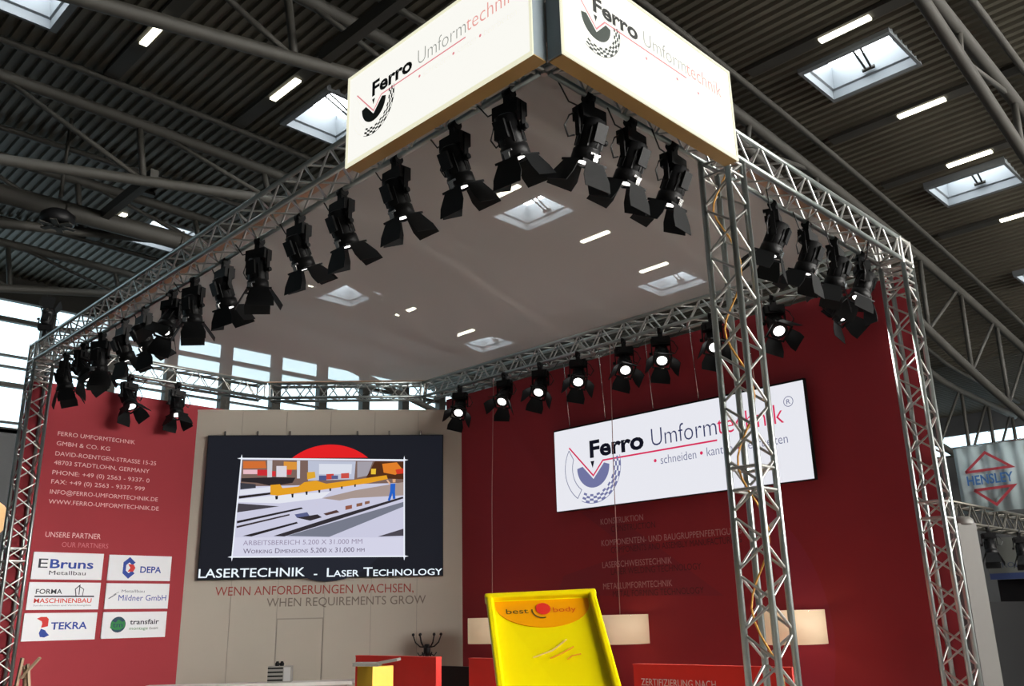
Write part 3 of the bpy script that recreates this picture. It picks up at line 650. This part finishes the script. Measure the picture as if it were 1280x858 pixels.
def spotlight(label, group, p, az, tilt, spin=0.0, splay=(25, 25, 20, 20), lit=False, power=0, up=False, sc=1.0):
    """hangs from a tube at p, aims towards azimuth az (degrees from +u towards +v) and tilt degrees off straight down"""
    r = thing('spotlight', label, 'spotlight', p, group)
    r.matrix_basis = Matrix.Translation(Vector(p)) @ Matrix.Rotation(math.radians(az-90), 4, 'Z') @ (Matrix.Rotation(PI, 4, 'Y') if up else Matrix()) @ Matrix.Scale(sc, 4)
    kid('clamp', SM['clamp'], r); kid('yoke', SM['yoke'], r); kid('cable', SM['cable'], r)
    B = Matrix.Translation((0, 0, -.31)) @ Matrix.Rotation(math.radians(tilt), 4, 'X')
    b = kid('body', SM['body'], r, B); kid('lens', SM['lens'], b); kid('clip', SM['clip'], b)
    bd = kid('barn_doors', SM['ring'], r, B @ Matrix.Rotation(math.radians(spin), 4, 'Z'))
    for i in range(4):
        a = i*PI/2
        kid('flap', SM['flapw' if i % 2 == 0 else 'flapn'], bd, Matrix.Rotation(a, 4, 'Z') @ Matrix.Translation((0, .112, -.187)) @ Matrix.Rotation(math.radians(splay[i]), 4, 'X'))
    if power:
        ld = bpy.data.lights.new('spot_lamp', 'SPOT'); ld.energy = power; ld.spot_size = math.radians(48); ld.spot_blend = .6; ld.shadow_soft_size = .06; ld.color = (1.0, .93, .84)
        lo = bpy.data.objects.new('spot_lamp', ld); COL.objects.link(lo); lo.parent = b; lo.location = (0, 0, -.19)
    return r
ZC = 5.475
def lc(v): return (3.92+0.0072*(v-3.4), v, ZC)
G1, G2, G3, G4 = 'spotlights on the left truss beam', 'spotlights on the right truss beam', 'spotlights along the right red wall', 'spotlights above the left red wall'
SPOTS = [
 ('black spotlight under the left glowing box, nearest the box corner', G1, lc(3.87), 5, 24, 0, (28, 28, 28, 28)),
 ('black spotlight under the middle of the left glowing box', G1, lc(4.45), 0, 26, 0, (30, 28, 30, 28)),
 ('black spotlight under the far end of the left glowing box', G1, lc(5.16), 0, 24, 0, (30, 30, 30, 30)),
 ('black spotlight just left of the left glowing box end', G1, lc(5.92), 0, 26, 0, (30, 30, 30, 30)),
 ('second black spotlight left of the glowing box, doors swung right', G1, lc(6.60), 5, 28, 0, (34, 30, 34, 30)),
 ('third black spotlight left of the glowing box, pointing straight down', G1, lc(7.32), 20, 8, 45, (22, 30, 22, 30)),
 ('fourth black spotlight left of the glowing box', G1, lc(8.00), 0, 22, 25, (25, 25, 25, 25)),
 ('fifth black spotlight left of the glowing box, hanging lower', G1, lc(8.68), 20, 8, 45, (25, 32, 25, 32)),
 ('black spotlight twisted outward beside the fifth from the box', G1, lc(9.20), 200, 28, 35, (25, 30, 25, 30)),
 ('black spotlight over the bright gable, with wide grey door', G1, lc(9.94), 0, 34, 25, (35, 35, 35, 35)),
 ('black spotlight left of the one with the wide grey door', G1, lc(10.51), 0, 26, 15, (30, 30, 30, 30)),
 ('black spotlight pointing straight down in the left corner cluster', G1, lc(11.21), 30, 6, 45, (20, 30, 20, 30)),
 ('lit spotlight in the left corner cluster showing its white lens', G1, lc(11.80), -60, 42, 15, (30, 30, 30, 30)),
 ('black spotlight closest to the left truss tower', G1, lc(12.45), -30, 15, 5, (22, 25, 22, 25)),
 ('black spotlight under the right glowing box, nearest the box corner', G2, (4.38, 3.525, ZC), 85, 24, 0, (28, 28, 28, 28)),
 ('black spotlight under the middle of the right glowing box', G2, (4.86, 3.525, ZC), 92, 26, 0, (30, 30, 30, 30)),
 ('black spotlight under the right glowing box beside the middle tower', G2, (5.39, 3.525, ZC), 95, 26, 0, (30, 30, 30, 30)),
 ('spotlight with white lens just right of the middle tower', G2, (6.94, 3.525, ZC), 110, 26, 0, (30, 30, 30, 30)),
 ('second spotlight right of the middle tower', G2, (7.57, 3.525, ZC), 95, 26, 0, (30, 30, 30, 30)),
 ('third spotlight right of the middle tower', G2, (8.14, 3.525, ZC), 100, 22, 15, (30, 30, 30, 30)),
 ('spotlight next to the right tower top', G2, (8.72, 3.525, ZC), 130, 25, 15, (28, 28, 28, 28)),
]
for i, v in enumerate((10.33, 9.32, 8.58, 7.85, 7.04, 6.44, 5.67, 4.82, 4.10)):
    SPOTS.append((('wall spotlight above the right edge of the cream wall', 'second wall spotlight from the cream wall', 'third wall spotlight from the cream wall', 'fourth wall spotlight from the cream wall, over the LED sign corner',
                   'fifth wall spotlight from the cream wall, above the LED sign', 'sixth wall spotlight from the cream wall, left of the middle tower', 'wall spotlight partly behind the left side of the middle tower',
                   'wall spotlight partly behind the right side of the middle tower', 'wall spotlight hanging low near the right tower, lens lit')[i], G3, (9.21, v, ZC), (215, 200, 205, 215, 220, 215, 220, 225, 255)[i], (42, 40, 40, 42, 42, 42, 42, 42, 44)[i], (20, 10, 25, 15, 20, 10, 15, 20, 20)[i], (34, 30, 34, 30)))
SPOTS += [('left of the two spotlights hanging over the left red wall', G4, (5.07, 12.98, ZC), -75, 30, 10, (28, 28, 28, 28)),
          ('right of the two spotlights hanging over the left red wall', G4, (5.80, 12.98, ZC), -85, 16, 10, (22, 25, 22, 25))]
for i, (lab, g, p, az, tilt, spin, spl) in enumerate(SPOTS):
    spotlight(lab, g, p, az, tilt, spin, spl, power={G1: 80, G2: 120, G3: 80, G4: 60}[g] if 'lens lit' not in lab else 300)
spotlight('black spotlight standing upright on the left end of the truss', G1, (3.76, 12.75, 5.79), 60, 20, 0, (22, 22, 22, 22), up=True, sc=0.75)

# ------------------------------------------------------------------ drum pendant lamps
for v, lab, zt in ((9.53, 'cream drum pendant lamp left of the yellow display', 1.96), (7.25, 'cream drum pendant lamp right of the yellow display', 1.96), (4.95, 'cream drum pendant lamp behind the middle tower', 1.965)):
    u = 9.08; R = 0.345; t = thing('pendant_lamp', lab, 'lamp', (u, v, zt-0.34), 'drum pendant lamps along the right wall')
    bm = T(); n = 40; r0 = []; 
    rings = [[bm.verts.new((u+rr*math.cos(2*PI*k/n), v+rr*math.sin(2*PI*k/n), z)) for k in range(n)] for rr, z in ((R, zt-0.34), (R, zt), (R-0.006, zt), (R-0.006, zt-0.34))]
    for a, b in zip(rings, rings[1:]+rings[:1]):
        for k in range(n): bm.faces.new((a[k], a[(k+1) % n], b[(k+1) % n], b[k])).smooth = True
    bmesh.ops.recalc_face_normals(bm, faces=bm.faces); link('lamp_shade', bm, SHADE, t)
    bm = T(); tube(bm, [(u, v, zt), (u, v, zt-0.09)], 0.025, 8); link('socket', bm, BLACK, t)
    bm = T(); bmesh.ops.create_uvsphere(bm, u_segments=12, v_segments=8, radius=0.05); bmesh.ops.translate(bm, verts=bm.verts, vec=(u, v, zt-0.14)); link('bulb', bm, mat('warm_bulb', (1, .8, .5), .3, 0, 14.0, (1, .66, .36)), t)
    for a in (0, 2*PI/3, 4*PI/3): link('spoke', tube(T(), [(u, v, zt-0.01), (u+R*math.cos(a), v+R*math.sin(a), zt-0.01)], 0.004, 5), SILVER, t)
    link('cord', tube(T(), [(u, v, zt), (u+0.03, v, 3.7), (9.18, v, 5.47)], 0.0055, 5), WIRE, t)

# ------------------------------------------------------------------ furniture at the lower edge
def board_wall(label, u, v0, v1, h, d=0.08):
    t = thing('partition_board', label, 'partition', (u, (v0+v1)/2, 0), 'low red partitions inside the stand')
    link('panel', boxes(((u, v0, 0.06), (u+d, v1, h))), REDB, t); link('plinth', boxes(((u+.01, v0+.02, 0), (u+d-.01, v1-.02, .06))), BLACK, t)
    link('top_edge', boxes(((u-0.004, v0-0.004, h), (u+d+0.004, v1+0.004, h+0.012))), REDB, t); return t
board_wall('red partition left of the yellow display, behind the yellow bin', 6.8, 8.05, 9.56, 1.545)
board_wall('narrow strip of red partition at the left edge of the yellow display', 6.8, 6.95, 7.51, 1.54)
t = board_wall('red partition with white lettering in front of the middle tower', 6.8, 3.75, 5.31, 1.52)
PF = Face((6.8, 0, 0), (0, -1, 0), (-1, 0, 0)); text(PF, 'ZERTIFIZIERUNG NACH', -5.228, 1.354, 0.774, 0.062, ink(235, 205, 200), t)
b = link('black_screen', boxes(((7.9, 8.25, 0), (7.96, 10.2, 1.385)))
         , BLACK); tag(b, 'plain black panel between the two red partitions', 'panel')
# reception counter before the cream wall
t = thing('counter', 'long white counter top at the lower edge before the cream wall', 'counter', WF.pt(1.2, 0, 1.2))
bm = T(); WF.slab(bm, rect(-0.10, 1.15, 2.62, 1.195), 0.95, 1.35); link('worktop', bm, mat('white_laminate', (0.8, 0.78, 0.75), .4), t)
bm = T(); WF.slab(bm, rect(-0.02, 0, 2.55, 1.15), 1.0, 1.28); link('front', bm, WHITEW, t)
t = thing('box', 'grey ribbed box with small black jars, standing on the white counter', 'box', WF.pt(1.65, 1.195, 1.15))
x0, x1 = 1.49, 1.80
bm = T(); WF.slab(bm, rect(x0, 1.197, x1, 1.40), 1.06, 1.22); link('body', bm, mat('grey_box', (.30, .29, .27), .6), t)
for k in range(4):
    bm = T(); WF.slab(bm, rect(x0, 1.215+k*.05, x0+.20, 1.235+k*.05), 1.22, 1.228); link('rib', bm, BLACK, t)
bm = T(); WF.slab(bm, rect(x0+.21, 1.21, x1-.01, 1.385), 1.22, 1.226); link('label_panel', bm, mat('pale_grey', (.5, .5, .5), .6), t)
for k, xx in enumerate((1.60, 1.66)):
    bm = T(); lathe(bm, [(.026, 0), (.03, .01), (.03, .035), (.018, .05), (.018, .06)], 10); bmesh.ops.translate(bm, verts=bm.verts, vec=WF.pt(xx, 1.40, 1.14)); link('jar', bm, BLACK, t)
# coat stand
cu, cv = 7.65, 9.23; t = thing('coat_stand', 'black coat stand with curved hooks before the cream wall', 'coat stand', (cu, cv, 0))
link('pole', tube(T(), [(cu, cv, 0.03), (cu, cv, 1.66)], .022, 10), BLACK, t)
bm = T(); lathe(bm, [(.24, 0), (.24, .02), (.06, .05), (.03, .07)], 20); bmesh.ops.translate(bm, verts=bm.verts, vec=(cu, cv, 0)); link('base', bm, BLACK, t)
bm = T(); lathe(bm, [(.03, 1.52), (.045, 1.54), (.045, 1.62), (.03, 1.66)], 14); bmesh.ops.translate(bm, verts=bm.verts, vec=(cu, cv, 0)); link('collar', bm, BLACK, t)
for k in range(6):
    a = k*PI/3+0.35; c, s_ = math.cos(a), math.sin(a)
    hk = link('hook', tube(T(), [(cu+r*c, cv+r*s_, z) for r, z in ((.03, 1.62), (.09, 1.63), (.145, 1.68), (.175, 1.76))], .009, 6), BLACK, t)
    bm = T(); bmesh.ops.create_uvsphere(bm, u_segments=8, v_segments=6, radius=.019); bmesh.ops.translate(bm, verts=bm.verts, vec=(cu+.175*c, cv+.175*s_, 1.775)); link('knob', bm, BLACK, hk)
    hk = link('hook', tube(T(), [(cu+r*c, cv+r*s_, z) for r, z in ((.03, 1.55), (.09, 1.52), (.12, 1.56))], .008, 6), BLACK, t)
# yellow bin with grey lid
bu, bv = 5.42, 7.30; t = thing('bin', 'yellow bin with a bent grey lid before the red partition', 'bin', (bu, bv, 0))
link('body', bar(T(), (bu, bv, 0.0), (bu, bv, 1.545), .24, .24), mat('yellow_bin', (.80, .48, .02), .45), t)
bm = T(); bar(bm, (bu-.13, bv+.15, 1.565), (bu+.04, bv-.02, 1.56), .26, .03); bar(bm, (bu+.03, bv-.01, 1.57), (bu+.16, bv-.15, 1.60), .24, .025); link('lid', bm, mat('grey_lid', (.22, .21, .19), .5), t)
# yellow display tray
Y = [Vector((3.71,3.93,2.068)), Vector((4.14,3.5,2.082)), Vector((3.91,3.16,1.6)), Vector((3.47,3.6,1.61))]
ex = (Y[1]-Y[0]).normalized(); dn = ((Y[3]-Y[0])+(Y[2]-Y[1])).normalized()
nrm = dn.cross(ex).normalized()
if nrm.dot(Vector((-1, -1, 0))) < 0: nrm = -nrm
def yp(a, b, d=0.0):
    """point on the tray: a across 0..1, b down in metres from the top edge"""
    l = Y[0]+(Y[3]-Y[0])*(b/0.62); r = Y[1]+(Y[2]-Y[1])*(b/0.62); return l+(r-l)*a+nrm*d
t = thing('display_tray', 'bright yellow plastic display tray with raised rim and orange logo patch', 'display', (3.3, 2.9, 0.62))
BL = 1.25
bm = T(); 
def yslab(bm, quad, d0, d1):
    a = [bm.verts.new(yp(x, y, d0)) for x, y in quad]; b = [bm.verts.new(yp(x, y, d1)) for x, y in quad]; n = len(quad)
    fs = [bm.faces.new(a), bm.faces.new(b)]+[bm.faces.new((a[i], a[(i+1) % n], b[(i+1) % n], b[i])) for i in range(n)]
    bmesh.ops.recalc_face_normals(bm, faces=fs); return bm
link('panel', yslab(T(), [(0.02, 0.01), (0.98, 0.01), (0.98, BL), (0.02, BL)], -.03, 0), YEL, t)
for q in ([(-.02, 0), (.045, 0), (.045, BL), (-.02, BL)], [(.955, 0), (1.02, 0), (1.02, BL), (.955, BL)], [(-.03, -.005), (1.03, -.005), (1.03, .032), (-.03, .032)], [(0, BL-.04), (1, BL-.04), (1, BL), (0, BL)]):
    o = link('rim', yslab(T(), q, -.035, .035), YEL, t); md = o.modifiers.new('round', 'BEVEL'); md.width = .012; md.segments = 3
arc = [(.06, .04), (.94, .04)]+[(.5+.44*math.cos(a), .07+.165*math.sin(a)) for a in [PI*i/20 for i in range(21)]]
o = link('logo_patch', yslab(T(), arc, -.01, .002), ORA, t)
YF = Face(yp(0, 0), ex, nrm); YF.up = -dn
text(YF, 'best', .155*1.0*.6, -.135, .125, .038, ink(70, 60, 20), t, .005); text(YF, 'body', .36, -.135, .13, .036, ink(226, 90, 10), t, .005)
bm = T(); YF.poly(bm, [(p[0], p[1]) for p in circ(.305, -.108, .042, 16)], .006); bm.faces.ensure_lookup_table(); link('logo_dot', bm, ink(230, 40, 24), t)
bm = T(); YF.stroke(bm, circ(.295, -.118, .055, 10, PI*.95, PI*1.6), .008, .006); link('logo_swoosh', bm, ink(70, 60, 20), t)
for k in range(3):
    bm = T(); YF.stroke(bm, [(.20+.09*k, -.44-.012*k), (.31+.05*k, -.40-.02*k), (.40+.03*k, -.33-.05*k)], .008, .005); link('printed_line', bm, ink(236, 150, 30) if k else ink(226, 190, 120), t)
foot = yp(.5, BL)
t2 = thing('plinth', 'white plinth carrying the yellow display tray below the photo edge', 'plinth', (foot.x, foot.y, 0))
link('body', boxes(((foot.x-.35, foot.y-.30, 0.05), (foot.x+.35, foot.y+.40, foot.z-.10))), mat('white_laminate', (.8, .78, .75), .4), t2); link('base', boxes(((foot.x-.32, foot.y-.27, 0), (foot.x+.32, foot.y+.37, .05))), BLACK, t2)
link('support', bar(T(), yp(.5, BL*.55, -.03), (foot.x+.2, foot.y+.28, foot.z-.09), .04, .04), BLACK, t)
# wooden easel at the foot of the left tower
t = thing('easel', 'pale wooden easel top at the foot of the left tower', 'easel', (3.42, 10.7, 0))
WOOD = mat('pale_wood', (.42, .30, .19), .6, noise=.2, nscale=12)
link('front_leg', bar(T(), (3.30, 10.95, 0), (3.39, 10.75, 1.66), .05, .025), WOOD, t); link('front_leg', bar(T(), (3.65, 10.55, 0), (3.44, 10.72, 1.60), .05, .025), WOOD, t)
link('back_leg', bar(T(), (3.75, 11.1, 0), (3.42, 10.76, 1.58), .04, .025), WOOD, t); link('ledge', bar(T(), (3.30, 10.90, .9), (3.58, 10.6, .9), .06, .03), WOOD, t); link('cross_bar', bar(T(), (3.40, 10.74, 1.46), (3.52, 10.62, 1.66), .04, .02), WOOD, t)
# stool at the right tower
t = thing('bar_stool', 'black seat edge of a stool left of the right tower', 'stool', (8.9, 3.95, 0))
bm = T(); lathe(bm, [(.19, 1.175), (.21, 1.19), (.21, 1.22), (.17, 1.235)], 20); bmesh.ops.translate(bm, verts=bm.verts, vec=(8.9, 3.95, 0)); link('seat', bm, BLACK, t)
link('column', tube(T(), [(8.9, 3.95, .03), (8.9, 3.95, 1.18)], .03, 10), SILVER, t); bm = T(); lathe(bm, [(.2, 0), (.2, .02), (.04, .04)], 20); bmesh.ops.translate(bm, verts=bm.verts, vec=(8.9, 3.95, 0)); link('foot', bm, SILVER, t)

# ------------------------------------------------------------------ neighbouring stands behind
t = thing('pillar', 'pale grey pillar with rounded top right of the right tower', 'pillar', (12.5, 4.3, 0))
PG = mat('pale_grey_laminate', (.115, .112, .102), .5)
bm = T(); lathe(bm, [(.17, 0), (.17, 3.0)], 4); bmesh.ops.translate(bm, verts=bm.verts, vec=(12.6, 4.28, 0))
for f in bm.faces: f.smooth = False
link('shaft', bm, PG, t)
bm = T(); lathe(bm, [(.14, 2.98), (.145, 3.0), (.14, 3.05), (.10, 3.09), (.02, 3.10)], 18); bmesh.ops.translate(bm, verts=bm.verts, vec=(12.6, 4.28, 0)); link('cap', bm, PG, t)
t = thing('hanging_banner', 'pale hanging banner with red triangles and blue lettering at the right edge', 'banner', (22, 6.2, 4.05))
HF = Face((22, 0, 0), (0, -1, 0), (-1, 0, 0)); CL = mat('banner_cloth', (.42, .52, .54), .8, noise=.08, nscale=3)
bm = T(); pts = []; n = 26
for i in range(n+1):
    x = -7.42+i*(2.6/n); dd = 0.035*math.sin(i*1.9)+.02*math.sin(i*.7); pts.append((x, dd))
for (xa, da), (xb, db) in zip(pts, pts[1:]):
    f = bm.faces.new([bm.verts.new(HF.pt(xa, 4.0, da-.05)), bm.verts.new(HF.pt(xb, 4.0, db-.05)), bm.verts.new(HF.pt(xb, 5.5, db-.05)), bm.verts.new(HF.pt(xa, 5.5, da-.05))]); f.smooth = True
bmesh.ops.remove_doubles(bm, verts=bm.verts, dist=.001); o = link('cloth', bm, CL, t); md = o.modifiers.new('thick', 'SOLIDIFY'); md.thickness = .01
text(HF, 'HENSLEY', -7.20, 4.62, .98, .22, ink(60, 110, 170), t, .03, .02)
for pts in ([(-7.20, 4.92), (-6.72, 5.32), (-6.22, 4.94)], [(-7.08, 4.50), (-6.66, 4.14), (-6.24, 4.52)]):
    bm = T(); HF.stroke(bm, pts+[pts[0]], .06, .03); link('triangle', bm, ink(170, 60, 70), t)
link('hanging_rail', tube(T(), [HF.pt(-7.45, 5.52, -.05), HF.pt(-4.8, 5.52, -.05)], .025, 8), SILVER, t)
truss('neighbouring truss beam below the pale banner at the right edge', (17.5, 6.95, 3.85), (27.0, 7.05, 3.85), group='trusses of the neighbouring stand', h=.2, step=.4, r=.03, rb=.016, m=mat('dull_aluminium', (.16, .15, .13), .5, 1.0))
for u, lab in ((21.5, 'left small spotlight on the neighbouring truss at the right edge'), (23.6, 'right small spotlight on the neighbouring truss at the right edge')):
    spotlight(lab, 'spotlights of the neighbouring stand', (u, 6.80, 3.62), 200, 15, 0, (20, 20, 20, 20), sc=1.2)
t = thing('fascia', 'pale fascia board with faint lettering over the dark stand at the right edge', 'sign', (22.0, 5.6, 2.6))
KF = Face((24.0, 0, 0), (0, -1, 0), (-1, 0, 0))
bm = T(); KF.slab(bm, rect(-7.71, 2.72, -3.4, 3.55), -.08, 0); link('board', bm, mat('fascia_grey', (.13, .135, .12), .6), t)
bm = T(); KF.slab(bm, rect(-7.71, 2.58, -3.4, 2.72), -.08, .01); link('blue_band', bm, mat('fascia_blue', (.03, .05, .14), .5), t)
text(KF, 'PROL', -7.50, 2.85, .48, .125, ink(60, 70, 90), t, .004)
b = link('blue_panel', boxes(((20.4, 6.76, 0), (20.5, 7.1, 3.25))), mat('deep_blue', (.03, .06, .22), .5)); tag(b, 'deep blue panel beside the pale pillar', 'panel')
t = thing('dark_stand', 'black walled neighbouring stand at the lower right edge', 'exhibition stand', (22, 5, 0))
link('back_wall', boxes(((24.3, 2.0, 0), (24.5, 7.66, 2.58))), BLACK, t); link('side_wall', boxes(((17.5, 6.46, 0), (24.3, 6.58, 2.05))), BLACK, t)
t = thing('dark_stand', 'dark neighbouring stand behind the left tower', 'exhibition stand', (3, 19, 0))
link('back_wall', boxes(((-4, 19, 0), (3.4, 19.2, 4.6))), mat('slate', (.05, .055, .06), .7), t); link('fascia', boxes(((-4, 18.7, 5.4), (4.6, 19.2, 6.4))), mat('slate_light', (.14, .15, .15), .7), t)
link('post', boxes(((3.9, 18.9, 0), (4.1, 19.1, 5.4))), BLACK, t)
t = thing('globe_lamp', 'glowing white and orange lamp at the left edge behind the left tower', 'lamp', (4.0, 15.2, 3.0))
bm = T(); bmesh.ops.create_uvsphere(bm, u_segments=20, v_segments=12, radius=.28); bmesh.ops.translate(bm, verts=bm.verts, vec=(4.05, 15.2, 3.55))
link('globe', bm, mat('orange_glass', (.9, .4, .1), .4, 0, .9, (1, .62, .3)), t)
link('stand_pole', tube(T(), [(4.05, 15.2, 0), (4.05, 15.2, 3.3)], .03, 8), BLACK, t); bm = T(); lathe(bm, [(.2, 0), (.2, .02), (.04, .04)], 16); bmesh.ops.translate(bm, verts=bm.verts, vec=(4.05, 15.2, 0)); link('foot', bm, BLACK, t)
